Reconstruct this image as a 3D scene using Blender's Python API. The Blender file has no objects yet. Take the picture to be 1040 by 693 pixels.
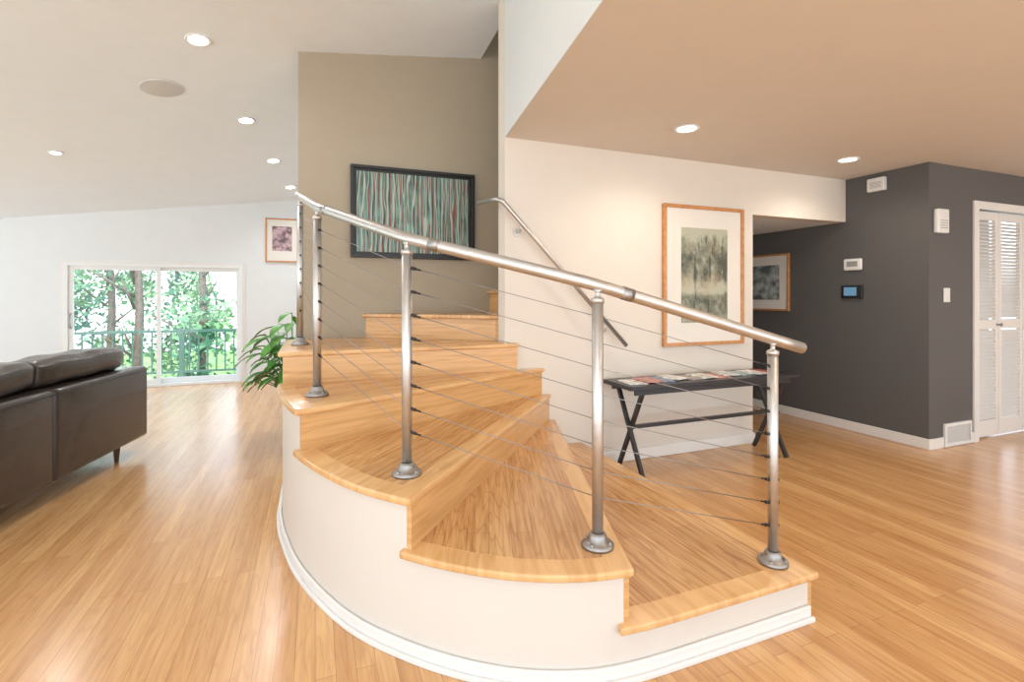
import bpy, bmesh, math, random
from mathutils import Vector, Matrix
random.seed(4)
D=bpy.data; C=bpy.context
scene=C.scene
H=1.28
# ------------------------------------------------------------------ materials
def newmat(name):
    m=D.materials.new(name); m.use_nodes=True
    nt=m.node_tree; b=nt.nodes["Principled BSDF"]
    return m,nt,b
def N(nt,t,**k):
    n=nt.nodes.new(t)
    for a,v in k.items(): setattr(n,a,v)
    return n
def paint(name,col,rough=.6,var=.012,scale=6,metal=0,bump=0.0,coat=0):
    m,nt,b=newmat(name)
    tc=N(nt,"ShaderNodeTexCoord"); no=N(nt,"ShaderNodeTexNoise"); no.inputs["Scale"].default_value=scale
    no.inputs["Detail"].default_value=4
    nt.links.new(tc.outputs["Object"],no.inputs["Vector"])
    r=N(nt,"ShaderNodeValToRGB")
    r.color_ramp.elements[0].position=.3; r.color_ramp.elements[1].position=.7
    r.color_ramp.elements[0].color=(*[c*(1-var) for c in col],1)
    r.color_ramp.elements[1].color=(*[min(1,c*(1+var)) for c in col],1)
    nt.links.new(no.outputs["Fac"],r.inputs["Fac"]); nt.links.new(r.outputs["Color"],b.inputs["Base Color"])
    b.inputs["Roughness"].default_value=rough; b.inputs["Metallic"].default_value=metal
    b.inputs["Coat Weight"].default_value=coat
    if bump:
        n2=N(nt,"ShaderNodeTexNoise"); n2.inputs["Scale"].default_value=180
        nt.links.new(tc.outputs["Object"],n2.inputs["Vector"])
        bp=N(nt,"ShaderNodeBump"); bp.inputs["Strength"].default_value=bump; bp.inputs["Distance"].default_value=.01
        nt.links.new(n2.outputs["Fac"],bp.inputs["Height"]); nt.links.new(bp.outputs["Normal"],b.inputs["Normal"])
    return m
def emis(name,col,s):
    m,nt,b=newmat(name)
    b.inputs["Base Color"].default_value=(*col,1); b.inputs["Emission Color"].default_value=(*col,1)
    b.inputs["Emission Strength"].default_value=s
    return m
def planks(name,ang,c1,c2,row=.057,width=1.0,rough=.22,grain=.35,coat=.3,mort=.0010,dk=.6,fig=.8,pore=60):
    m,nt,b=newmat(name); L=nt.links.new
    tc=N(nt,"ShaderNodeTexCoord"); mp=N(nt,"ShaderNodeMapping")
    mp.inputs["Rotation"].default_value=(0,0,ang); L(tc.outputs["Object"],mp.inputs["Vector"])
    br=N(nt,"ShaderNodeTexBrick"); br.offset=.37; br.offset_frequency=2; br.squash=1
    for k,v in (("Scale",1),("Mortar Size",mort),("Mortar Smooth",.3),("Bias",0),("Brick Width",width),("Row Height",row)): br.inputs[k].default_value=v
    br.inputs["Color1"].default_value=(*c1,1); br.inputs["Color2"].default_value=(*c2,1)
    br.inputs["Mortar"].default_value=(c2[0]*dk,c2[1]*dk*.9,c2[2]*dk*.8,1)
    L(mp.outputs["Vector"],br.inputs["Vector"])
    ms=N(nt,"ShaderNodeMapping"); ms.inputs["Scale"].default_value=(2.2,pore,8); L(mp.outputs["Vector"],ms.inputs["Vector"])
    no=N(nt,"ShaderNodeTexNoise"); no.inputs["Scale"].default_value=1.3; no.inputs["Detail"].default_value=6; no.inputs["Distortion"].default_value=.8
    L(ms.outputs["Vector"],no.inputs["Vector"])
    rp=N(nt,"ShaderNodeValToRGB"); rp.color_ramp.elements[0].position=.34; rp.color_ramp.elements[1].position=.60
    rp.color_ramp.elements[0].color=(.62,.50,.38,1); rp.color_ramp.elements[1].color=(1,1,1,1)
    L(no.outputs["Fac"],rp.inputs["Fac"])
    mx=N(nt,"ShaderNodeMix"); mx.data_type='RGBA'; mx.blend_type='MULTIPLY'; mx.inputs["Factor"].default_value=grain
    L(br.outputs["Color"],mx.inputs[6]); L(rp.outputs["Color"],mx.inputs[7])
    # cathedral figure
    mw=N(nt,"ShaderNodeMapping"); mw.inputs["Scale"].default_value=(1.0,9,1); L(mp.outputs["Vector"],mw.inputs["Vector"])
    wv=N(nt,"ShaderNodeTexNoise"); wv.inputs["Scale"].default_value=1.6; wv.inputs["Detail"].default_value=1.5; L(mw.outputs["Vector"],wv.inputs["Vector"])
    mu=N(nt,"ShaderNodeMath",operation='MULTIPLY'); mu.inputs[1].default_value=16; L(wv.outputs["Fac"],mu.inputs[0])
    fr=N(nt,"ShaderNodeMath",operation='PINGPONG'); fr.inputs[1].default_value=1; L(mu.outputs[0],fr.inputs[0])
    rc=N(nt,"ShaderNodeValToRGB"); rc.color_ramp.elements[0].position=.0; rc.color_ramp.elements[0].color=(.76,.64,.52,1)
    rc.color_ramp.elements[1].position=.35; rc.color_ramp.elements[1].color=(1,1,1,1); L(fr.outputs[0],rc.inputs["Fac"])
    mc=N(nt,"ShaderNodeMix"); mc.data_type='RGBA'; mc.blend_type='MULTIPLY'; mc.inputs["Factor"].default_value=grain*fig
    L(mx.outputs[2],mc.inputs[6]); L(rc.outputs["Color"],mc.inputs[7])
    n3=N(nt,"ShaderNodeTexNoise"); n3.inputs["Scale"].default_value=.9
    mv=N(nt,"ShaderNodeMapping"); mv.inputs["Scale"].default_value=(1.1,9,1); L(mp.outputs["Vector"],mv.inputs["Vector"]); L(mv.outputs["Vector"],n3.inputs["Vector"])
    r3=N(nt,"ShaderNodeValToRGB"); r3.color_ramp.elements[0].position=.35; r3.color_ramp.elements[1].position=.65
    r3.color_ramp.elements[0].color=(.88,.81,.73,1); r3.color_ramp.elements[1].color=(1.0,1.0,1.0,1)
    L(n3.outputs["Fac"],r3.inputs["Fac"])
    m2=N(nt,"ShaderNodeMix"); m2.data_type='RGBA'; m2.blend_type='MULTIPLY'; m2.inputs["Factor"].default_value=.8
    L(mc.outputs[2],m2.inputs[6]); L(r3.outputs["Color"],m2.inputs[7])
    L(m2.outputs[2],b.inputs["Base Color"])
    b.inputs["Roughness"].default_value=rough; b.inputs["Coat Weight"].default_value=coat; b.inputs["Coat Roughness"].default_value=.18
    return m
def woodgrain(name,c1,c2,scale=(2,2,35),rot=0,rough=.3):
    m,nt,b=newmat(name); L=nt.links.new
    tc=N(nt,"ShaderNodeTexCoord"); m0=N(nt,"ShaderNodeMapping"); m0.inputs["Rotation"].default_value=(0,0,rot)
    mp=N(nt,"ShaderNodeMapping"); mp.inputs["Scale"].default_value=scale
    L(tc.outputs["Object"],m0.inputs["Vector"]); L(m0.outputs["Vector"],mp.inputs["Vector"])
    no=N(nt,"ShaderNodeTexNoise"); no.inputs["Scale"].default_value=1.2; no.inputs["Detail"].default_value=6; no.inputs["Distortion"].default_value=1
    L(mp.outputs["Vector"],no.inputs["Vector"])
    r=N(nt,"ShaderNodeValToRGB"); r.color_ramp.elements[0].position=.3; r.color_ramp.elements[1].position=.64
    r.color_ramp.elements[0].color=(*c2,1); r.color_ramp.elements[1].color=(*c1,1)
    L(no.outputs["Fac"],r.inputs["Fac"]); L(r.outputs["Color"],b.inputs["Base Color"])
    b.inputs["Roughness"].default_value=rough; b.inputs["Coat Weight"].default_value=.2
    return m
OAK1=(.80,.485,.215); OAK2=(.66,.36,.145)
M_floor=planks("oak_strip_floor",math.radians(90),OAK1,OAK2,row=.066,width=1.3,rough=.25,grain=.40,coat=.28,fig=.9,pore=40)
M_riser=woodgrain("oak_riser",(.74,.44,.19),(.57,.305,.11))
M_wallw=paint("white_wall_warm_lit",(.74,.685,.61),.7)  # white wall, the warm lamplight tint is put into its colour
M_wallc=paint("white_wall",(.76,.79,.80),.7)
M_ceilR=paint("flat_ceiling_warm_lit",(.69,.64,.575),.8)  # white ceiling coloured tan to carry the warm lamplight
M_ceilL=paint("vaulted_ceiling_bounce_offset",(.85,.91,.96),.8)  # blue tint in the colour counters orange bounce from the floor
M_taupe=paint("taupe_wall",(.40,.335,.245),.65)
M_dark=paint("charcoal_wall",(.108,.105,.104),.5)
M_skirt=paint("stair_side_paint",(.72,.665,.595),.55)
M_trim=paint("white_trim",(.80,.78,.75),.4,.01)
M_steel=paint("brushed_steel",(.60,.59,.57),.44,.05,40,1)
M_cable=paint("steel_cable",(.34,.33,.32),.4,.05,40,1)
M_cast=paint("cast_flange",(.38,.37,.36),.45,.1,40,1)
M_black=paint("black_fitting",(.015,.015,.015),.4)
M_blackw=paint("black_table_lacquer",(.02,.02,.025),.3)
M_leather=paint("brown_leather",(.040,.027,.022),.27,.22,9,0,.25,.25)
M_legw=paint("dark_walnut",(.10,.045,.025),.4)
M_frameo=woodgrain("cherry_frame",(.62,.29,.10),(.45,.19,.06),(20,20,20))
M_mat=paint("picture_mat",(.78,.75,.69),.8,.01)
M_white=paint("white_plastic",(.80,.80,.78),.4,.01)
M_grey=paint("grey_plastic",(.3,.3,.3),.5)
M_vinyl=paint("white_vinyl",(.80,.82,.82),.4,.01)
M_lamp=emis("lamp_lens",(1,.93,.8),14)
M_screen=emis("alarm_display",(.10,.22,.35),.5)
M_terra=paint("planter_glaze",(.12,.10,.09),.4)
M_soil=paint("potting_soil",(.05,.03,.02),.9,.3,60)
M_leaf=paint("lily_leaf",(.09,.30,.04),.35,.35,14)
M_deck=woodgrain("deck_boards",(.45,.40,.33),(.32,.27,.22),(2,20,2))
M_trunk=paint("tree_bark",(.13,.10,.08),.9,.3,12)
M_dkrail=paint("deck_rail_paint",(.05,.13,.10),.6)
def leafmat():
    m,nt,b=newmat("tree_foliage"); L=nt.links.new
    tc=N(nt,"ShaderNodeTexCoord"); no=N(nt,"ShaderNodeTexNoise"); no.inputs["Scale"].default_value=.9; no.inputs["Detail"].default_value=5
    L(tc.outputs["Object"],no.inputs["Vector"])
    r=N(nt,"ShaderNodeValToRGB"); e=r.color_ramp.elements
    e[0].position=.38; e[0].color=(.02,.12,.08,1); e[1].position=.62; e[1].color=(.27,.47,.23,1)
    L(no.outputs["Fac"],r.inputs["Fac"]); L(r.outputs["Color"],b.inputs["Base Color"]); b.inputs["Roughness"].default_value=.9
    b.inputs["Specular IOR Level"].default_value=.1
    return m
M_tree=leafmat()
def glassmat():
    m,nt,b=newmat("window_glass"); nt.nodes.remove(b); out=nt.nodes["Material Output"]
    t=N(nt,"ShaderNodeBsdfTransparent"); g=N(nt,"ShaderNodeBsdfGlossy"); g.inputs["Roughness"].default_value=.02
    mx=N(nt,"ShaderNodeMixShader"); mx.inputs[0].default_value=.03
    nt.links.new(t.outputs[0],mx.inputs[1]); nt.links.new(g.outputs[0],mx.inputs[2]); nt.links.new(mx.outputs[0],out.inputs[0])
    return m
M_glass=glassmat()
def art(name,kind):
    m,nt,b=newmat(name); L=nt.links.new
    tc=N(nt,"ShaderNodeTexCoord"); mp=N(nt,"ShaderNodeMapping"); L(tc.outputs["Object"],mp.inputs["Vector"])
    r=N(nt,"ShaderNodeValToRGB"); e=r.color_ramp.elements; b.inputs["Roughness"].default_value=.4
    if kind=="branches":
        def layer(sx,off,dist,thr):
            mm=N(nt,"ShaderNodeMapping"); mm.inputs["Scale"].default_value=(1,1,.13); mm.inputs["Location"].default_value=(off,off,off*.7)
            L(tc.outputs["Object"],mm.inputs["Vector"])
            w=N(nt,"ShaderNodeTexWave"); w.bands_direction='X'; w.inputs["Scale"].default_value=sx; w.inputs["Distortion"].default_value=dist
            w.inputs["Detail"].default_value=1.6; w.inputs["Detail Scale"].default_value=1.8
            L(mm.outputs["Vector"],w.inputs["Vector"])
            rr=N(nt,"ShaderNodeValToRGB"); rr.color_ramp.elements[0].position=thr; rr.color_ramp.elements[0].color=(0,0,0,1)
            rr.color_ramp.elements[1].position=min(1,thr+.06); rr.color_ramp.elements[1].color=(1,1,1,1)
            L(w.outputs["Fac"],rr.inputs["Fac"]); return rr.outputs["Color"]
        no=N(nt,"ShaderNodeTexNoise"); no.inputs["Scale"].default_value=7; L(tc.outputs["Object"],no.inputs["Vector"])
        e[0].position=.35; e[0].color=(.06,.14,.12,1); e[1].position=.65; e[1].color=(.17,.31,.27,1)
        L(no.outputs["Fac"],r.inputs["Fac"]); cur=r.outputs["Color"]
        for sx,off,dist,thr,col in ((8,0,6,.80,(.04,.05,.05)),(9,3.3,7,.86,(.30,.08,.06)),(7,7.1,7,.90,(.45,.48,.38)),(10,1.7,7,.90,(.30,.44,.37))):
            mx=N(nt,"ShaderNodeMix"); mx.data_type='RGBA'; L(layer(sx,off,dist,thr),mx.inputs[0]); L(cur,mx.inputs[6]); mx.inputs[7].default_value=(*col,1); cur=mx.outputs[2]
        L(cur,b.inputs["Base Color"])
    elif kind=="etching":
        # woodland scene: sky gap, tree crowns, trunks, dark undergrowth, pale foreground
        sp=N(nt,"ShaderNodeSeparateXYZ"); L(tc.outputs["Generated"],sp.inputs[0])
        gr=N(nt,"ShaderNodeValToRGB"); g=gr.color_ramp.elements
        g[0].position=0; g[0].color=(.50,.50,.50,1); g[1].position=1; g[1].color=(.20,.20,.20,1)
        for p_,v_ in ((.10,.64),(.28,.60),(.34,.36),(.42,.44),(.52,.62),(.66,.66),(.80,.56),(.90,.40)):
            x=g.new(p_); x.color=(v_,v_,v_,1)
        L(sp.outputs["Z"],gr.inputs["Fac"])
        mp.inputs["Scale"].default_value=(1.3,1,1.0)
        no=N(nt,"ShaderNodeTexNoise"); no.inputs["Scale"].default_value=10; no.inputs["Detail"].default_value=8; no.inputs["Roughness"].default_value=.7
        L(mp.outputs["Vector"],no.inputs["Vector"])
        ad=N(nt,"ShaderNodeMath",operation='ADD'); L(no.outputs["Fac"],ad.inputs[0]); L(gr.outputs["Color"],ad.inputs[1])
        # slim vertical trunks
        mt_=N(nt,"ShaderNodeMapping"); mt_.inputs["Scale"].default_value=(1,1,.12); L(tc.outputs["Object"],mt_.inputs["Vector"])
        nt_=N(nt,"ShaderNodeTexNoise"); nt_.inputs["Scale"].default_value=26; L(mt_.outputs["Vector"],nt_.inputs["Vector"])
        rt=N(nt,"ShaderNodeValToRGB"); rt.color_ramp.elements[0].position=.58; rt.color_ramp.elements[0].color=(0,0,0,1); rt.color_ramp.elements[1].position=.64; rt.color_ramp.elements[1].color=(.16,.16,.16,1)
        L(nt_.outputs["Fac"],rt.inputs["Fac"])
        a2=N(nt,"ShaderNodeMath",operation='ADD'); L(ad.outputs[0],a2.inputs[0]); L(rt.outputs["Color"],a2.inputs[1])
        e[0].position=.72; e[0].color=(.46,.47,.36,1); e[1].position=1.0; e[1].color=(.07,.085,.06,1)
        x=e.new(.87); x.color=(.24,.25,.185,1)
        ml=N(nt,"ShaderNodeMath",operation='MULTIPLY'); L(a2.outputs[0],ml.inputs[0]); ml.inputs[1].default_value=.80
        L(ml.outputs[0],r.inputs["Fac"])
        n2=N(nt,"ShaderNodeTexNoise"); n2.inputs["Scale"].default_value=5; L(tc.outputs["Object"],n2.inputs["Vector"])
        r2=N(nt,"ShaderNodeValToRGB"); r2.color_ramp.elements[0].position=.5; r2.color_ramp.elements[0].color=(1,1,1,1); r2.color_ramp.elements[1].position=.7; r2.color_ramp.elements[1].color=(1,.8,.68,1)
        L(n2.outputs["Fac"],r2.inputs["Fac"])
        mx=N(nt,"ShaderNodeMix"); mx.data_type='RGBA'; mx.blend_type='MULTIPLY'; mx.inputs[0].default_value=.7
        L(r.outputs["Color"],mx.inputs[6]); L(r2.outputs["Color"],mx.inputs[7]); L(mx.outputs[2],b.inputs["Base Color"])
    else:
        no=N(nt,"ShaderNodeTexNoise"); no.inputs["Scale"].default_value={"print":14,"blue":10}[kind]; no.inputs["Detail"].default_value=7
        L(mp.outputs["Vector"],no.inputs["Vector"]); L(no.outputs["Fac"],r.inputs["Fac"])
        if kind=="print":
            e[0].position=.4; e[0].color=(.13,.08,.10,1); e[1].position=.6; e[1].color=(.55,.38,.40,1)
        else:
            e[0].position=.4; e[0].color=(.10,.13,.14,1); e[1].position=.62; e[1].color=(.48,.52,.50,1)
        L(r.outputs["Color"],b.inputs["Base Color"])
    return m
# ------------------------------------------------------------------ geometry helpers
def link(o): scene.collection.objects.link(o); return o
def empty(name,loc=(0,0,0),rz=0):
    e=D.objects.new(name,None); e.location=loc; e.rotation_euler=(0,0,rz); e.empty_display_size=.1; return link(e)
def meshobj(name,verts,faces,mat,parent=None,smooth=False):
    me=D.meshes.new(name); me.from_pydata([tuple(v) for v in verts],[],faces); me.update()
    bm=bmesh.new(); bm.from_mesh(me); bmesh.ops.recalc_face_normals(bm,faces=bm.faces); bm.to_mesh(me); bm.free()
    if smooth:
        for p in me.polygons: p.use_smooth=True
    o=D.objects.new(name,me); o.data.materials.append(mat); link(o)
    if parent: o.parent=parent
    return o
def bevel(o,w,seg=2):
    m=o.modifiers.new("bevel",'BEVEL'); m.width=w; m.segments=seg; m.limit_method='ANGLE'
    if seg>2:
        for p in o.data.polygons: p.use_smooth=True
    return o
def box(name,x0,x1,y0,y1,z0,z1,mat,parent=None,bv=0,seg=2):
    v=[(x,y,z) for z in (z0,z1) for y in (y0,y1) for x in (x0,x1)]
    f=[(0,2,3,1),(4,5,7,6),(0,1,5,4),(2,6,7,3),(0,4,6,2),(1,3,7,5)]
    o=meshobj(name,v,f,mat,parent)
    if bv: bevel(o,bv,seg)
    return o
def boxes(name,lst,mat,parent=None,bv=0):
    v=[];f=[]
    for (x0,x1,y0,y1,z0,z1) in lst:
        b=len(v); v+=[(x,y,z) for z in (z0,z1) for y in (y0,y1) for x in (x0,x1)]
        f+=[tuple(b+i for i in q) for q in [(0,2,3,1),(4,5,7,6),(0,1,5,4),(2,6,7,3),(0,4,6,2),(1,3,7,5)]]
    o=meshobj(name,v,f,mat,parent)
    if bv: bevel(o,bv)
    return o
def prism(name,pts,z0,z1,mat,parent=None,bv=0,seg=2):
    n=len(pts); v=[(p[0],p[1],z0) for p in pts]+[(p[0],p[1],z1) for p in pts]
    f=[tuple(range(n))[::-1],tuple(range(n,2*n))]+[(i,(i+1)%n,n+(i+1)%n,n+i) for i in range(n)]
    o=meshobj(name,v,f,mat,parent)
    if bv: bevel(o,bv,seg)
    return o
def sweep_data(pts,r,seg=12):
    v=[];f=[];pts=[Vector(p) for p in pts]
    for i,p in enumerate(pts):
        if i==0: t=pts[1]-p
        elif i==len(pts)-1: t=p-pts[i-1]
        else: t=(pts[i+1]-p).normalized()+(p-pts[i-1]).normalized()
        t.normalize()
        a=Vector((0,0,1)) if abs(t.z)<.95 else Vector((1,0,0))
        s=t.cross(a).normalized(); u=s.cross(t)
        rr=r[i] if isinstance(r,(list,tuple)) else r
        for k in range(seg):
            th=2*math.pi*k/seg; v.append(p+rr*(math.cos(th)*s+math.sin(th)*u))
    for i in range(len(pts)-1):
        for k in range(seg):
            k2=(k+1)%seg; f.append((i*seg+k,i*seg+k2,(i+1)*seg+k2,(i+1)*seg+k))
    f.append(tuple(range(seg))[::-1]); f.append(tuple((len(pts)-1)*seg+k for k in range(seg)))
    return v,f
def tube(name,pts,r,mat,parent=None,seg=14):
    v,f=sweep_data(pts,r,seg); o=meshobj(name,v,f,mat,parent)
    for p in o.data.polygons:
        if len(p.vertices)==4: p.use_smooth=True
    return o
def tubes(name,lst,mat,parent=None,seg=8):
    V=[];F=[]
    for pts,r in lst:
        v,f=sweep_data(pts,r,seg); b=len(V); V+=v; F+=[tuple(b+i for i in q) for q in f]
    o=meshobj(name,V,F,mat,parent)
    for p in o.data.polygons:
        if len(p.vertices)==4: p.use_smooth=True
    return o
def lathe(name,prof,loc,mat,parent=None,seg=28):
    v=[];f=[];n=len(prof)
    for k in range(seg):
        th=2*math.pi*k/seg
        for r,z in prof: v.append((loc[0]+r*math.cos(th),loc[1]+r*math.sin(th),loc[2]+z))
    for k in range(seg):
        k2=(k+1)%seg
        for i in range(n-1): f.append((k*n+i,k2*n+i,k2*n+i+1,k*n+i+1))
    o=meshobj(name,v,f,mat,parent,True)
    bm=bmesh.new(); bm.from_mesh(o.data); bmesh.ops.remove_doubles(bm,verts=bm.verts,dist=1e-5); bmesh.ops.recalc_face_normals(bm,faces=bm.faces); bm.to_mesh(o.data); bm.free()
    return o
def vz(x,y): return 3.536+.137*x-.087*y
# ------------------------------------------------------------------ room shell
box("floor",-5.6,8.2,-3.2,8.52,-.12,0,M_floor)
YC=3.27; XD=4.75; YD=2.57; ZC=2.40; YT=4.15; YF=8.39
box("wall_center",1.24,3.56,YC,YC+.13,0,4.7,M_wallw)
box("wall_header",3.56,XD,YC,YC+.13,1.995,4.7,M_wallw)
box("ceiling_hall",3.46,XD,YC+.13,7.1,1.995,2.12,M_wallc)
box("wall_hall_left",3.46,3.56,YC+.13,7.1,0,1.995,M_wallc)
box("wall_hall_end",3.46,XD,7.1,7.2,0,2.12,M_wallc)
boxes("wall_charcoal",[(XD,XD+.13,YD+.13,7.2,0,2.6),(XD,5.42,YD,YD+.13,0,2.6),(5.42,7.05,YD,YD+.13,2.06,2.6),(7.05,8.1,YD,YD+.13,0,2.6)],M_dark)
box("wall_right",8.1,8.2,-3.2,YD+.13,0,2.6,M_wallw)
box("wall_closet_back",5.3,7.15,YD+.7,YD+.8,0,2.6,M_wallw)
box("wall_stair",-.12,3.46,YT,YT+.13,0,4.7,M_taupe)
box("wall_stairwell_side",1.25,1.35,YC+.13,YT,vz(1.3,YC)+.02,4.7,M_taupe)
box("wall_living_right",1.0,1.13,YT+.13,YF,0,3.3,M_wallc)
boxes("wall_far",[(-5.5,-3.13,YF,YF+.13,0,3.0),(-1.0,1.13,YF,YF+.13,0,3.2),(-3.13,-1.0,YF,YF+.13,1.74,3.0)],M_wallc)
boxes("wall_left",[(-5.6,-5.5,-3.2,YF+.13,0,.1),(-5.6,-5.5,-3.2,YF+.13,2.3,3.1),(-5.6,-5.5,-3.2,-2.8,.1,2.3),(-5.6,-5.5,2.7,2.9,.1,2.3),(-5.6,-5.5,7.6,YF+.13,.1,2.3)],M_wallc)  # openings in this unseen wall enlarged to brighten the vaulted ceiling
q=[(-5.6,-3.2),(1.35,-3.2),(1.35,8.52),(-5.6,8.52)]
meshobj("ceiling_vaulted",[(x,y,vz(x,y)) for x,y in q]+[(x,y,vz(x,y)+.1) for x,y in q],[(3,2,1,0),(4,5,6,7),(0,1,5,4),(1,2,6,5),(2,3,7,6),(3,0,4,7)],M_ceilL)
box("ceiling_stairwell",1.1,3.5,3.3,4.3,4.7,4.8,M_taupe)
dirx=-.139
def edge(y,o=0): return (1.24+dirx*(YC-y)+o,y)
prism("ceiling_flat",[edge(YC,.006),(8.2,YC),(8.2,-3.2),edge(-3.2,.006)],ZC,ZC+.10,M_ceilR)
prism("wall_bulkhead",[edge(YC),edge(YC,.1),edge(-3.2,.1),edge(-3.2)],ZC+.10,4.3,M_wallc)
prism("trim_3",[edge(YC),edge(YC,.0055),edge(-3.2,.0055),edge(-3.2)],ZC,ZC+.10,M_wallc)
box("ceiling_closet",5.3,7.2,YD+.13,YD+.8,ZC,ZC+.1,M_ceilR)
def bb(name,lst):
    return boxes(name,lst,M_trim,None,.006)
bb("baseboard_center",[(2.0,3.575,YC-.016,YC,0,.09),(3.56,3.576,YC,YC+.13,0,.09)])
bb("baseboard_charcoal",[(XD-.016,XD,YD-.016,7.1,0,.09),(XD,4.93,YD-.016,YD,0,.09),(5.33,5.36,YD-.016,YD,0,.09)])
bb("baseboard_far",[(-5.5,-3.2,YF-.016,YF,0,.09),(-.93,1.0,YF-.016,YF,0,.09)])
bb("baseboard_living_right",[(.984,1.0,YT+.13,YF-.016,0,.09)])
# ------------------------------------------------------------------ staircase
R=.19
ctrl=[(1.85,1.377),(1.4,1.372),(.98,1.377),(.74,1.43),(.52,1.55),(.30,1.75),(.10,2.02),(-.07,2.42),(-.16,2.8),(-.2,3.1),(-.205,3.4),(-.205,4.15)]
def cr(p,n=8):
    out=[];P=[p[0]]+p+[p[-1]]
    for i in range(1,len(P)-2):
        a,b,c,d=[Vector(x) for x in P[i-1:i+3]]
        for k in range(n):
            t=k/n; out.append(.5*((2*b)+(c-a)*t+(2*a-5*b+4*c-d)*t*t+(3*b-a-3*c+d)*t**3))
    out.append(Vector(p[-1])); return out
curve=cr(ctrl)
def offs(c,o):
    out=[]
    for i,p in enumerate(c):
        t=(c[min(i+1,len(c)-1)]-c[max(i-1,0)]).normalized()
        out.append(p+Vector((t.y,-t.x))*o)
    return out
inner=offs(curve,.028)
nos=[((1.85,1.377),(1.85,YC-.002)),((.98,1.377),(1.63,YC-.002)),((.307,1.745),(1.60,YC-.002)),((-.085,2.46),(1.55,YC-.002)),((-.2,3.21),(1.33,3.21))]
stair=empty("staircase",(0,0,0))
def fl(i):
    a=Vector(nos[i][0]);b=Vector(nos[i][1]);d=(b-a).normalized();return a,Vector((-d.y,d.x))
def clip(poly,a,n,s,keep):
    """keep=+1: n.(p-a)>=s ; keep=-1: <=s"""
    out=[]; f=lambda p: keep*((p-a).dot(n)-s)
    for i in range(len(poly)):
        p=poly[i]; q_=poly[(i+1)%len(poly)]; fp,fq=f(p),f(q_)
        if fp>=0: out.append(p)
        if fp*fq<0: out.append(p+(q_-p)*(fp/(fp-fq)))
    res=[]
    for p in out:
        if not res or (p-res[-1]).length>.0025: res.append(p)
    if (res[0]-res[-1]).length<.0025: res.pop()
    return res
def steppoly(i,c,fs,back,ins=0):
    ymax=YC-.002-ins
    if i<4:
        base=[p for p in c if p.y<ymax]; base+= [Vector((c[-1].x,ymax)),Vector((c[0].x,ymax))]
        a,n=fl(i); poly=clip(base,a,n,fs,1)
        if i<3:
            a,n=fl(i+1); poly=clip(poly,a,n,back,-1)
        return poly
    x=c[-1].x
    return [Vector((x,3.21+fs)),Vector((x,4.148)),Vector((.36,4.148)),Vector((1.238,3.44)),Vector((1.238,YC-.003)),Vector((1.33,YC-.003)),Vector((1.33,3.21+fs))]
cin=offs(curve,.095)
T1=(.79,.485,.22);T2=(.66,.37,.155)
for i in range(5):
    z=R*(i+1)
    a,b=nos[i]; dv=(Vector(b)-Vector(a)); ang=math.atan2(dv.y,dv.x)
    mt=planks("oak_tread_%d"%(i+1),-ang,T1,T2,row=.083,width=3.0,rough=.26,grain=.75,coat=.25,fig=1.0,pore=45)
    rotm=woodgrain("oak_nosing_%d"%(i+1),T1,(.62,.335,.13),(2.5,18,2.5),-ang,.27)
    prism("body_%d"%(i+1),steppoly(i,inner,.030,.030),0,z-.028,M_skirt,stair)
    prism("tread_%d"%(i+1),steppoly(i,curve,0,.05),z-.028,z,rotm,stair,.008,3)
    if i<4: prism("tread_boards_%d"%(i+1),steppoly(i,cin,.09,.045,.004),z-.01,z+.0014,mt,stair)
    else: prism("tread_boards_5",[(-.11,3.30),(-.11,4.146),(.36,4.146),(1.236,3.44),(1.236,3.30)],z-.01,z+.0014,mt,stair)
    if i==4: quad=[Vector((-.178,3.220)),Vector((1.315,3.220)),Vector((1.315,3.2395)),Vector((-.178,3.2395))]
    else:
        base=[p for p in inner if p.y<YC-.003]; base+=[Vector((inner[-1].x,YC-.003)),Vector((inner[0].x,YC-.003))]
        aa,n=fl(i); quad=clip(clip(base,aa,n,.010,1),aa,n,.0295,-1)
    prism("riser_%d"%(i+1),quad,(z-R) if i else .0,z-.028,M_riser,stair)
prism("body_6",[(.38,4.148),(1.238,3.46),(1.238,3.402),(1.42,3.402),(1.42,4.148)],0,R*6-.03,M_riser,stair)
M_tr=planks("oak_tread_upper",0,T1,T2,row=.075,width=3.0,rough=.25,grain=.45)
prism("tread_6",[(.345,4.148),(1.236,3.415),(1.236,3.402),(1.46,3.402),(1.46,4.148)],R*6-.03,R*6,M_tr,stair,.01,3)
for k in range(7,11):
    x0=1.40+.28*(k-7)
    box("body_%d"%k,x0+.03,x0+.34,3.402,4.148,0,R*k-.03,M_riser,stair)
    box("tread_%d"%k,x0,x0+.33,3.402,4.148,R*k-.03,R*k,M_tr,stair,.01,3)
o1=offs(curve,.026); o2=offs(curve,.012); o3=offs(curve,-.002)
prism("base_moulding",[Vector((1.822,1.403))]+o1[2:-1]+[Vector((-.179,4.148)),Vector((-.193,4.148))]+list(reversed(o2[2:-1]))+[Vector((1.822,1.389))],0,.058,M_trim,stair,.005)
prism("shoe_moulding",[Vector((1.826,1.388))]+o2[2:-1]+[Vector((-.193,4.148)),Vector((-.206,4.148))]+list(reversed(o3[2:-1]))+[Vector((1.826,1.374))],0,.02,M_trim,stair,.004)
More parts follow.
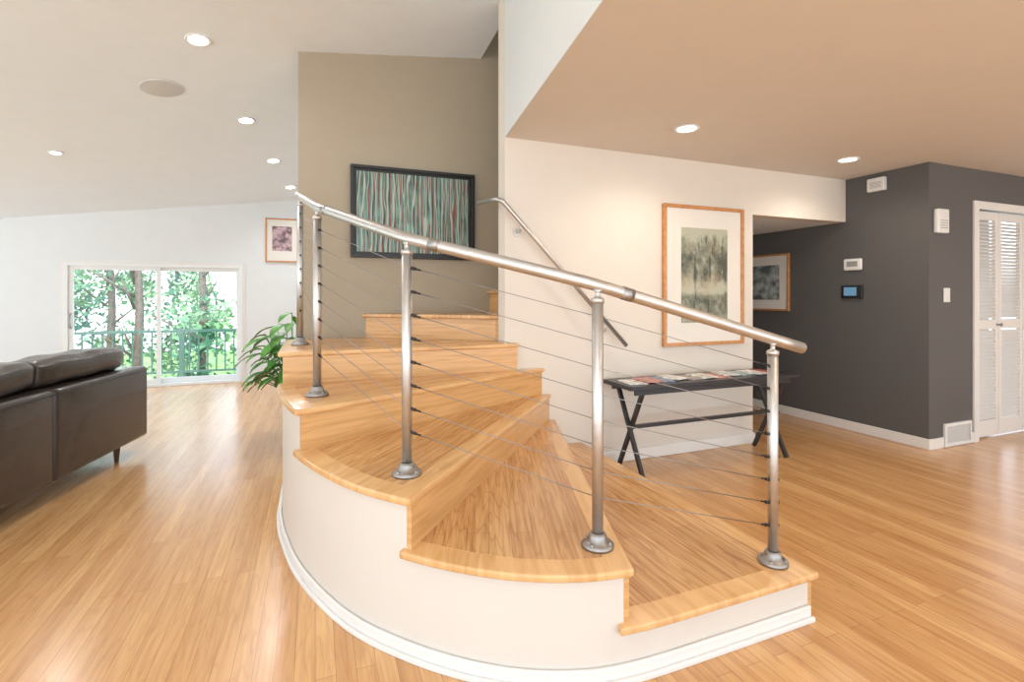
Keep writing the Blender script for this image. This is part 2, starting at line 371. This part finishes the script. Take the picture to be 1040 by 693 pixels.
# ------------------------------------------------------------------ cable railing
rail=empty("stair_cable_railing",(0,0,0))
posts=[(-.095,3.66,.95,1.955),(.01,2.79,.76,1.745),(.339,1.99,.57,1.51),(.945,1.55,.38,1.32),(1.739,1.497,.19,1.105)]
for k,(x,y,zb,zr) in enumerate(posts):
    lathe("post_flange_%d"%(k+1),[(0,.0),(.058,.0),(.058,.010),(.050,.018),(.034,.022),(.032,.040),(.028,.048),(.022,.050)],(x,y,zb+.0014),M_cast,rail)
    tube("post_%d"%(k+1),[(x,y,zb+.002),(x,y,zr-.055)],.0205,M_steel,rail,24)
    lathe("post_cap_%d"%(k+1),[(0,0),(.0235,0),(.0235,.016),(.012,.022),(.009,.024),(.009,.040),(.018,.048),(0,.048)],(x,y,zr-.065),M_steel,rail)
    bl=[]
    for j in range(4):
        th=j*math.pi/2+.6; bx,by=x+.047*math.cos(th),y+.047*math.sin(th)
        bl.append(([(bx,by,zb+.008),(bx,by,zb+.026)],.006))
    tubes("flange_bolts_%d"%(k+1),bl,M_cast,rail)
rp=[Vector((x,y,zr)) for x,y,_,zr in posts]
rp=[rp[0]+(rp[0]-rp[1]).normalized()*.14]+rp+[rp[-1]+(rp[-1]-rp[-2]).normalized()*.16]
sm=[rp[0]]
for i in range(1,len(rp)-1):
    p=rp[i]; a=(rp[i-1]-p).normalized()*.05; b=(rp[i+1]-p).normalized()*.05
    for t in (0,.25,.5,.75,1): sm.append(p+a*(1-t)**2+b*t**2)
sm.append(rp[-1])
tube("handrail",sm,.0235,M_steel,rail,24)
for i,s in ((2,.09),(3,.10),(4,.10)):
    p=rp[i]; d=(rp[i+1]-p).normalized()
    tube("rail_sleeve_%d"%i,[p+d*s,p+d*(s+.045)],.0252,M_cast,rail,20)
cab=[];fit=[]
for k in range(1,9):
    pts=[Vector((x,y,zr-.02-.093*k)) for x,y,_,zr in posts]
    for a,b in zip(pts[:-1],pts[1:]): cab.append(([a,b],.0017))
    for i,p in enumerate(pts):
        if i==3: continue
        for j in (i-1,i+1):
            if 0<=j<len(pts):
                d=(pts[j]-p).normalized()
                if i==2 and j==1: continue
                fit.append(([p+d*.016,p+d*.040],.0065)); fit.append(([p+d*.040,p+d*.062],.0036))
        if i==4: fit.append(([p+Vector((.02,0,0)),p+Vector((.03,0,0))],.007))
tubes("steel_cables",cab,M_cable,rail,6); tubes("cable_fittings",fit,M_black,rail,8)
wr=empty("wall_handrail",(0,0,0))
yr=YC-.075
tube("rail_bar",[(1.16,3.62,1.99),(1.165,3.35,1.965),(1.17,yr+.03,1.95),(1.20,yr,1.93),(2.20,yr,.905)],.0165,M_steel,wr,16)
for bx,bz in ((1.33,1.80),(2.02,1.09)):
    tubes("rail_bracket",[([(bx,YC-.001,bz-.07),(bx,YC-.06,bz-.07),(bx,yr,bz-.05),(bx,yr,bz-.012)],.007),([(bx,YC-.001,bz-.07),(bx,YC-.010,bz-.07)],.028)],M_steel,wr,12)
# ------------------------------------------------------------------ framed pictures
def picture(name,loc,rz,w,h,fw,fd,fm,matw,am,matm=M_mat):
    e=empty(name,loc,rz)
    boxes("frame",[(0,w,-fd,-.001,0,fw),(0,w,-fd,-.001,h-fw,h),(0,fw,-fd,-.001,fw,h-fw),(w-fw,w,-fd,-.001,fw,h-fw)],fm,e,.003)
    if matw: box("mat_board",fw,w-fw,-fd*.6,-.002,fw,h-fw,matm,e)
    l,r_,b_,t=matw if matw else (0,0,0,0)
    box("artwork",fw+l,w-fw-r_,-fd*.6-.002,-.003,fw+b_,h-fw-t,am,e)
    return e
picture("framed_botanical_print",(2.586,YC,.875),0,.842,1.15,.028,.035,M_frameo,(.15,.15,.16,.155),art("botanical_ink","etching"))
picture("framed_branch_painting",(.26,YT,1.59),0,1.02,.735,.025,.05,M_black,(.022,.022,.022,.022),art("branch_painting","branches"),M_black)
picture("framed_hall_print",(XD,4.50,1.12),math.radians(-90),.63,.625,.02,.03,M_frameo,(.09,.10,.10,.10),art("hall_print_ink","blue"))
picture("framed_living_print",(-.70,YF,1.80),0,.46,.67,.022,.03,M_frameo,(.07,.07,.15,.10),art("living_print_ink","print"))
# ------------------------------------------------------------------ console table
ct=empty("console_table",(2.8,3.03,0))
tz=.66
box("table_top",-.8,.8,-.18,.18,tz-.03,tz,M_blackw,ct,.004)
boxes("apron",[(-.74,.74,-.15,-.13,tz-.07,tz-.031),(-.74,.74,.13,.15,tz-.07,tz-.031)],M_blackw,ct)
def bar(p,q,w,name):
    p=Vector(p);q=Vector(q);t=(q-p).normalized(); s=Vector((1,0,0)); u=t.cross(s).normalized()
    v=[pt+s*a*w+u*b*w for pt in (p,q) for a,b in ((-1,-1),(1,-1),(1,1),(-1,1))]
    meshobj(name,v,[(0,1,2,3),(4,5,6,7),(0,1,5,4),(1,2,6,5),(2,3,7,6),(3,0,4,7)],M_blackw,ct)
for n,x in (("left",-.68),("right",.68)):
    bar((x-.013,-.175,0.004),(x-.013,.14,tz-.035),.013,"leg_%s_a"%n)
    bar((x+.013,.165,0.004),(x+.013,-.14,tz-.035),.013,"leg_%s_b"%n)
box("stretcher",-.68,.68,-.013,.013,.32,.346,M_blackw,ct)
mags=empty("magazine_spread",(2.8,3.03,tz))
cols=[(.75,.72,.68),(.55,.18,.14),(.2,.25,.35),(.8,.78,.7),(.35,.3,.28),(.7,.66,.6),(.6,.25,.2),(.78,.76,.74),(.3,.4,.4),(.82,.8,.78),(.5,.15,.12)]
for k in range(11):
    mm=paint("magazine_cover_%d"%k,cols[k],.35,.5,25)
    x=-.68+k*.128; a=random.uniform(-.25,.25); y=random.uniform(-.03,.02); w,h=.07,.10
    pts=[(x+cx*math.cos(a)-cy*math.sin(a),y+cx*math.sin(a)+cy*math.cos(a)) for cx,cy in ((-w,-h),(w,-h),(w,h),(-w,h))]
    zz=.0005+(k%2)*.0062
    prism("magazine_%d"%(k+1),pts,zz,zz+.006,mm,mags)
# ------------------------------------------------------------------ sofa
so=empty("leather_sofa",(-1.3,5.0,0),math.radians(169.5))
box("base_frame",.03,.90,.03,2.17,.13,.36,M_leather,so,.02,4)
box("back_panel_far",0,.20,0,1.097,.12,.70,M_leather,so,.03,5)
box("back_panel_near",0,.20,1.103,2.2,.12,.70,M_leather,so,.03,5)
box("arm_far",.02,.93,0,.15,.12,.67,M_leather,so,.04,5)
box("arm_near",.02,.93,2.05,2.2,.12,.67,M_leather,so,.04,5)
box("front_rail",.86,.92,.15,2.05,.12,.34,M_leather,so,.02,4)
def cushion(name,x0,x1,y0,y1,z0,z1,lean,puff):
    bm=bmesh.new()
    bmesh.ops.create_cube(bm,size=2); bmesh.ops.subdivide_edges(bm,edges=bm.edges[:],cuts=9,use_grid_fill=True)
    for v in bm.verts:
        x,y,z=v.co
        f=lambda s:(abs(s)**7)
        sx=(1-.10*f(y)-.22*f(z)); sy=(1-.03*f(z)-.03*f(x)); sz=(1-.10*f(y)-.16*f(x))
        x*=sx*(1+puff*(1-y*y)*(1-z*z)); y*=sy; z*=sz
        X=(x0+x1)/2+x*(x1-x0)/2; Y=(y0+y1)/2+y*(y1-y0)/2; Z=(z0+z1)/2+z*(z1-z0)/2
        X-=lean*(Z-z0); v.co=(X,Y,Z+.007*math.sin(Y*17)+.004*math.sin(Y*41+x*3))
    me=D.meshes.new(name); bm.to_mesh(me); bm.free()
    for p in me.polygons: p.use_smooth=True
    o=D.objects.new(name,me); me.materials.append(M_leather); link(o); o.parent=so
    s=o.modifiers.new("s",'SUBSURF'); s.levels=1; s.render_levels=2
for k,(a,b) in enumerate(((.15,1.098),(1.102,2.05))):
    box("seat_cushion_%d"%(k+1),.26,.94,a,b,.33,.48,M_leather,so,.05,6)
    cushion("back_cushion_%d"%(k+1),.20,.42,a+.005,b-.005,.47,.76,.12,.15)
    cushion("headrest_roll_%d"%(k+1),.09,.36,a+.005,b-.005,.69,.885,.10,.12)
boxes("seam_piping",[(-.003,.0,.01,2.19,.665,.669)],M_black,so)
for x,y in ((.07,.32),(.07,1.9),(.84,.32),(.84,1.9)):
    v,f=sweep_data([(x,y,0.0),(x,y,.13)],[.016,.028],4); meshobj("leg",v,f,M_legw,so)
# ------------------------------------------------------------------ sliding door and outside
sd=empty("door_1_sliding_glass",(-3.13,YF,0))
W=2.13;Ht=1.74
boxes("outer_frame",[(0,.05,-.02,.12,0,Ht),(W-.05,W,-.02,.12,0,Ht),(.05,W-.05,-.02,.12,Ht-.05,Ht),(.05,W-.05,-.02,.12,0,.04)],M_vinyl,sd,.004)
def sash(n,x0,x1,y):
    boxes(n,[(x0,x0+.05,y,y+.035,.04,Ht-.05),(x1-.05,x1,y,y+.035,.04,Ht-.05),(x0+.05,x1-.05,y,y+.035,Ht-.10,Ht-.05),(x0+.05,x1-.05,y,y+.035,.04,.11)],M_vinyl,sd,.003)
    box(n+"_glass",x0+.05,x1-.05,y+.014,y+.018,.11,Ht-.10,M_glass,sd)
sash("sliding_sash",.05,1.09,.01); sash("fixed_sash",1.03,W-.05,.06)
tubes("door_handle",[([(.08,-.001,.85),(.08,-.03,.87),(.08,-.03,1.03),(.08,-.001,1.05)],.008)],M_grey,sd)
boxes("trim_1",[(-3.16,-3.13,YF-.012,YF,0,1.77),(-1.0,-.97,YF-.012,YF,0,1.77),(-3.13,-1.0,YF-.012,YF,1.74,1.77)],M_trim,None,.003)
deck=empty("outdoor_deck",(0,0,0))
box("deck_boards",-6,3,YF+.14,11.3,-.36,-.30,M_deck,deck)
boxes("deck_railing",[(-6,3,11.1,11.16,.59,.64),(-6,3,11.1,11.15,-.18,-.14)]+[(x,x+.08,11.09,11.17,-.30,.65) for x in (-6,-4.2,-2.4,-.6,1.2)]+[(-6+.15*k,-5.975+.15*k,11.115,11.14,-.18,.6) for k in range(60)],M_dkrail,deck)
box("outdoor_ground",-26,20,8.6,40,-2.6,-2.5,paint("grass_ground",(.16,.30,.08),.9,.3,3))
tr=empty("tree_grove",(0,0,0))
V=[];F=[]
centers=[]
for _ in range(76):
    centers.append((random.uniform(-12,1.5),random.uniform(14,22),random.uniform(-1.6,5.0),random.uniform(.6,1.3)))
for cx,cy,cz,cr_ in centers:
    for _ in range(420):
        d=Vector((random.gauss(0,1),random.gauss(0,1),random.gauss(0,1))).normalized()*cr_*random.uniform(.35,1)
        p=Vector((cx,cy,cz))+d; s=random.uniform(.05,.13)
        a=Vector((random.gauss(0,1),random.gauss(0,1),random.gauss(0,1))).normalized(); b=a.orthogonal().normalized()
        i=len(V); V+=[p-a*s,p+b*s*.5,p+a*s,p-b*s*.5]; F.append((i,i+1,i+2,i+3))
meshobj("foliage",V,F,M_tree,tr)
tl=[]
for k in range(9):
    x=-11+1.4*k+random.uniform(-.3,.3); y=random.uniform(13.5,17)
    tl.append(([(x,y,-2.5),(x+.1,y,1),(x-.1,y,6)],[.12,.09,.05]))
    for _ in range(6):
        z=random.uniform(-.5,3); tl.append(([(x,y,z),(x+random.uniform(-1,1),y-.4,z+.7)],[.04,.015]))
tubes("trunks",tl,M_trunk,tr,8)
# ------------------------------------------------------------------ plant
pl=empty("potted_peace_lily",(-.16,4.90,0))
lathe("planter",[(0,0),(.08,0),(.085,.02),(.105,.34),(.105,.36),(.095,.36),(.092,.32),(0,.32)],(0,0,0),M_terra,pl)
lathe("soil",[(0,.325),(.092,.323)],(0,0,0),M_soil,pl)
V=[];F=[];st=[]
for k in range(150):
    th=random.uniform(0,2*math.pi); out=random.uniform(.06,.50); hh=random.uniform(.0,.62)*(1.15-out)
    base=Vector((.04*math.cos(th),.04*math.sin(th),.33)); tip0=Vector((out*.62*math.cos(th),out*.62*math.sin(th),.48+hh))
    st.append(([base,(base+tip0)/2+Vector((0,0,.04)),tip0],.004))
    ln=random.uniform(.16,.26); w=ln*.24; dr=Vector((math.cos(th),math.sin(th),.25)).normalized(); side=Vector((-math.sin(th),math.cos(th),0))
    b=len(V); n=7; p=tip0.copy()
    for i in range(n):
        t=i/(n-1); ww=w*math.sin(math.pi*min(1,t*.93+.05))**.8*(1-.25*t)
        V+=[p-side*ww+Vector((0,0,.012)),p.copy(),p+side*ww+Vector((0,0,.012))]
        dr=(dr+Vector((0,0,-.22))).normalized(); p=p+dr*ln/(n-1)
    for i in range(n-1):
        for j in (0,1): F.append((b+i*3+j,b+i*3+j+1,b+(i+1)*3+j+1,b+(i+1)*3+j))
meshobj("leaves",V,F,M_leaf,pl,True); tubes("stems",st,M_leaf,pl,6)
# ------------------------------------------------------------------ wall devices
def dev(name,x,y,z,w,h,d,face,m=M_white,bv=.008):
    e=empty(name,(x,y,z),math.radians(-90) if face=="x" else 0)
    box("housing",-w/2,w/2,-d,-.001,-h/2,h/2,m,e,bv,4); return e
t=dev("thermostat",XD,3.19,1.58,.17,.11,.028,"x",M_white,.013)
box("display",-.05,.05,-.030,-.027,-.02,.03,M_grey,t)
t=dev("alarm_keypad",XD,3.20,1.32,.20,.125,.025,"x",M_black); box("display",-.07,.05,-.027,-.024,-.035,.045,M_screen,t)
t=dev("alarm_siren",XD,2.97,2.29,.15,.12,.045,"x"); boxes("grille",[(-.05,.05,-.047,-.044,-.03+.012*k,-.026+.012*k) for k in range(5)],M_grey,t)
t=dev("door_chime",4.88,YD,1.91,.15,.20,.04,"y"); boxes("slots",[(-.05,.05,-.042,-.039,-.06+.02*k,-.055+.02*k) for k in range(4)],M_grey,t)
t=dev("light_switch",4.985,YD,1.29,.085,.12,.008,"y",M_white,.003); box("rocker",-.018,.018,-.013,-.007,-.034,.034,M_trim,t,.002)
t=empty("air_vent",(4.94,YD,0))
boxes("grille_frame",[(0,.38,-.02,-.001,.004,.03),(0,.38,-.02,-.001,.175,.2),(0,.025,-.02,-.001,.03,.175),(.355,.38,-.02,-.001,.03,.175)],M_white,t,.002)
boxes("grille_slats",[(.03+.0125*k,.034+.0125*k,-.016,-.004,.03,.175) for k in range(27)],M_white,t)
box("duct",.02,.36,-.005,-.001,.02,.18,M_grey,t)
# ------------------------------------------------------------------ louvered closet doors
boxes("trim_2",[(5.36,5.43,YD-.02,YD,0,2.12),(7.04,7.11,YD-.02,YD,0,2.12),(5.43,7.04,YD-.02,YD,2.05,2.12)],M_trim,None,.004)
cd=empty("door_2_louvered_bifold",(5.435,YD+.03,0))
for k in range(4):
    x0=.004+.4*k; x1=x0+.393
    boxes("panel_frame_%d"%(k+1),[(x0,x0+.045,0,.03,.012,2.045),(x1-.045,x1,0,.03,.012,2.045),(x0+.045,x1-.045,0,.03,.012,.16),(x0+.045,x1-.045,0,.03,.98,1.07),(x0+.045,x1-.045,0,.03,1.97,2.045)],M_trim,cd,.003)
    V=[];F=[]
    for z0,z1 in ((.16,.98),(1.07,1.97)):
        n=int((z1-z0)/.032)
        for j in range(n):
            z=z0+.016+j*(z1-z0-.02)/n; b=len(V)
            V+=[(x,y,zz) for x in (x0+.045,x1-.045) for y,zz in ((.002,z-.006),(.028,z+.020),(.028,z+.026),(.002,z))]
            F+=[(b,b+1,b+2,b+3),(b+4,b+5,b+6,b+7),(b,b+4,b+5,b+1),(b+1,b+5,b+6,b+2),(b+2,b+6,b+7,b+3),(b+3,b+7,b+4,b)]
    meshobj("louvers_%d"%(k+1),V,F,M_trim,cd)
for x in (.37,1.23):
    v,f=sweep_data([(x,0,1.02),(x,-.02,1.02),(x,-.035,1.02),(x,-.042,1.02)],[.008,.008,.018,.010],14); meshobj("knob",v,f,M_grey,cd,smooth=True)
# ------------------------------------------------------------------ ceiling lights, added fill lights, speaker
def downlight(x,y,z,nrm,energy,r=.08,col=(1,.86,.68)):
    e=empty("recessed_light_or_fill",(x,y,z)); e.rotation_mode='QUATERNION'
    e.rotation_quaternion=Vector((0,0,1)).rotation_difference(Vector(nrm).normalized())
    lathe("trim_ring",[(r,-.001),(r+.004,-.006),(r-.006,-.012),(r-.02,-.006),(r-.02,-.001)],(0,0,0),M_white,e)
    lathe("lens",[(0,-.004),(r-.02,-.004)],(0,0,0),M_lamp,e)
    l=D.lights.new("bulb",'SPOT'); l.energy=energy; l.color=col; l.spot_size=math.radians(160); l.spot_blend=.8; l.shadow_soft_size=.10
    o=D.objects.new("bulb",l); link(o); o.parent=e; o.location=(0,0,-.03)
vn=(-.137,.087,1)
for x,y in ((-.764,4.05),(-.62,5.41),(-.46,6.57),(-.325,7.68),(-2.35,6.14),(-3.4,3.4),(-2.6,-.6),(-.4,-.6)):  # final entries lie out of view, added as fill lamps
    downlight(x,y,vz(x,y),vn,36,r=.08 if x>-2 else .06,col=(.97,.97,1))
for x,y in ((2.30,2.65),(4.05,2.77),(2.3,.6),(4.3,.6),(6.3,.8)):  # the nearer, unseen ones are extra lamps added for fill
    downlight(x,y,ZC,(0,0,1),26,col=(1,.89,.75))
e=empty("ceiling_speaker",(-1.153,4.77,vz(-1.153,4.77))); e.rotation_mode='QUATERNION'; e.rotation_quaternion=Vector((0,0,1)).rotation_difference(Vector(vn).normalized())
lathe("speaker_grille",[(.15,-.001),(.15,-.008),(.14,-.011),(0,-.011)],(0,0,0),paint("speaker_mesh",(.62,.62,.62),.6,.1,200),e)
sun=D.lights.new("sun",'SUN'); sun.energy=6.5; sun.angle=.02; sun.color=(1,.96,.88)
so_=D.objects.new("sun",sun); link(so_); so_.rotation_euler=Vector((.15,1,-1.5)).to_track_quat('-Z','Y').to_euler()
# ------------------------------------------------------------------ world + camera
w=D.worlds.new("daylight"); scene.world=w; w.use_nodes=True; nt=w.node_tree
bg=nt.nodes["Background"]; tc=N(nt,"ShaderNodeTexCoord"); sx=N(nt,"ShaderNodeSeparateXYZ"); r=N(nt,"ShaderNodeValToRGB")
nt.links.new(tc.outputs["Generated"],sx.inputs[0]); nt.links.new(sx.outputs["Z"],r.inputs["Fac"])
r.color_ramp.elements[0].position=0; r.color_ramp.elements[0].color=(.88,.95,1,1)
r.color_ramp.elements[1].position=.8; r.color_ramp.elements[1].color=(.55,.76,1,1)
nt.links.new(r.outputs["Color"],bg.inputs["Color"]); bg.inputs["Strength"].default_value=2.9
cam=D.cameras.new("camera"); co=D.objects.new("camera",cam); link(co)
cam.sensor_width=36; cam.lens=505/1040*36; cam.shift_y=-45.5/1040
co.location=(0,0,H); co.rotation_euler=(math.radians(90),0,-math.radians(21.6)); cam.clip_start=.05
scene.camera=co
scene.view_settings.view_transform='Standard'
scene.view_settings.exposure=.15
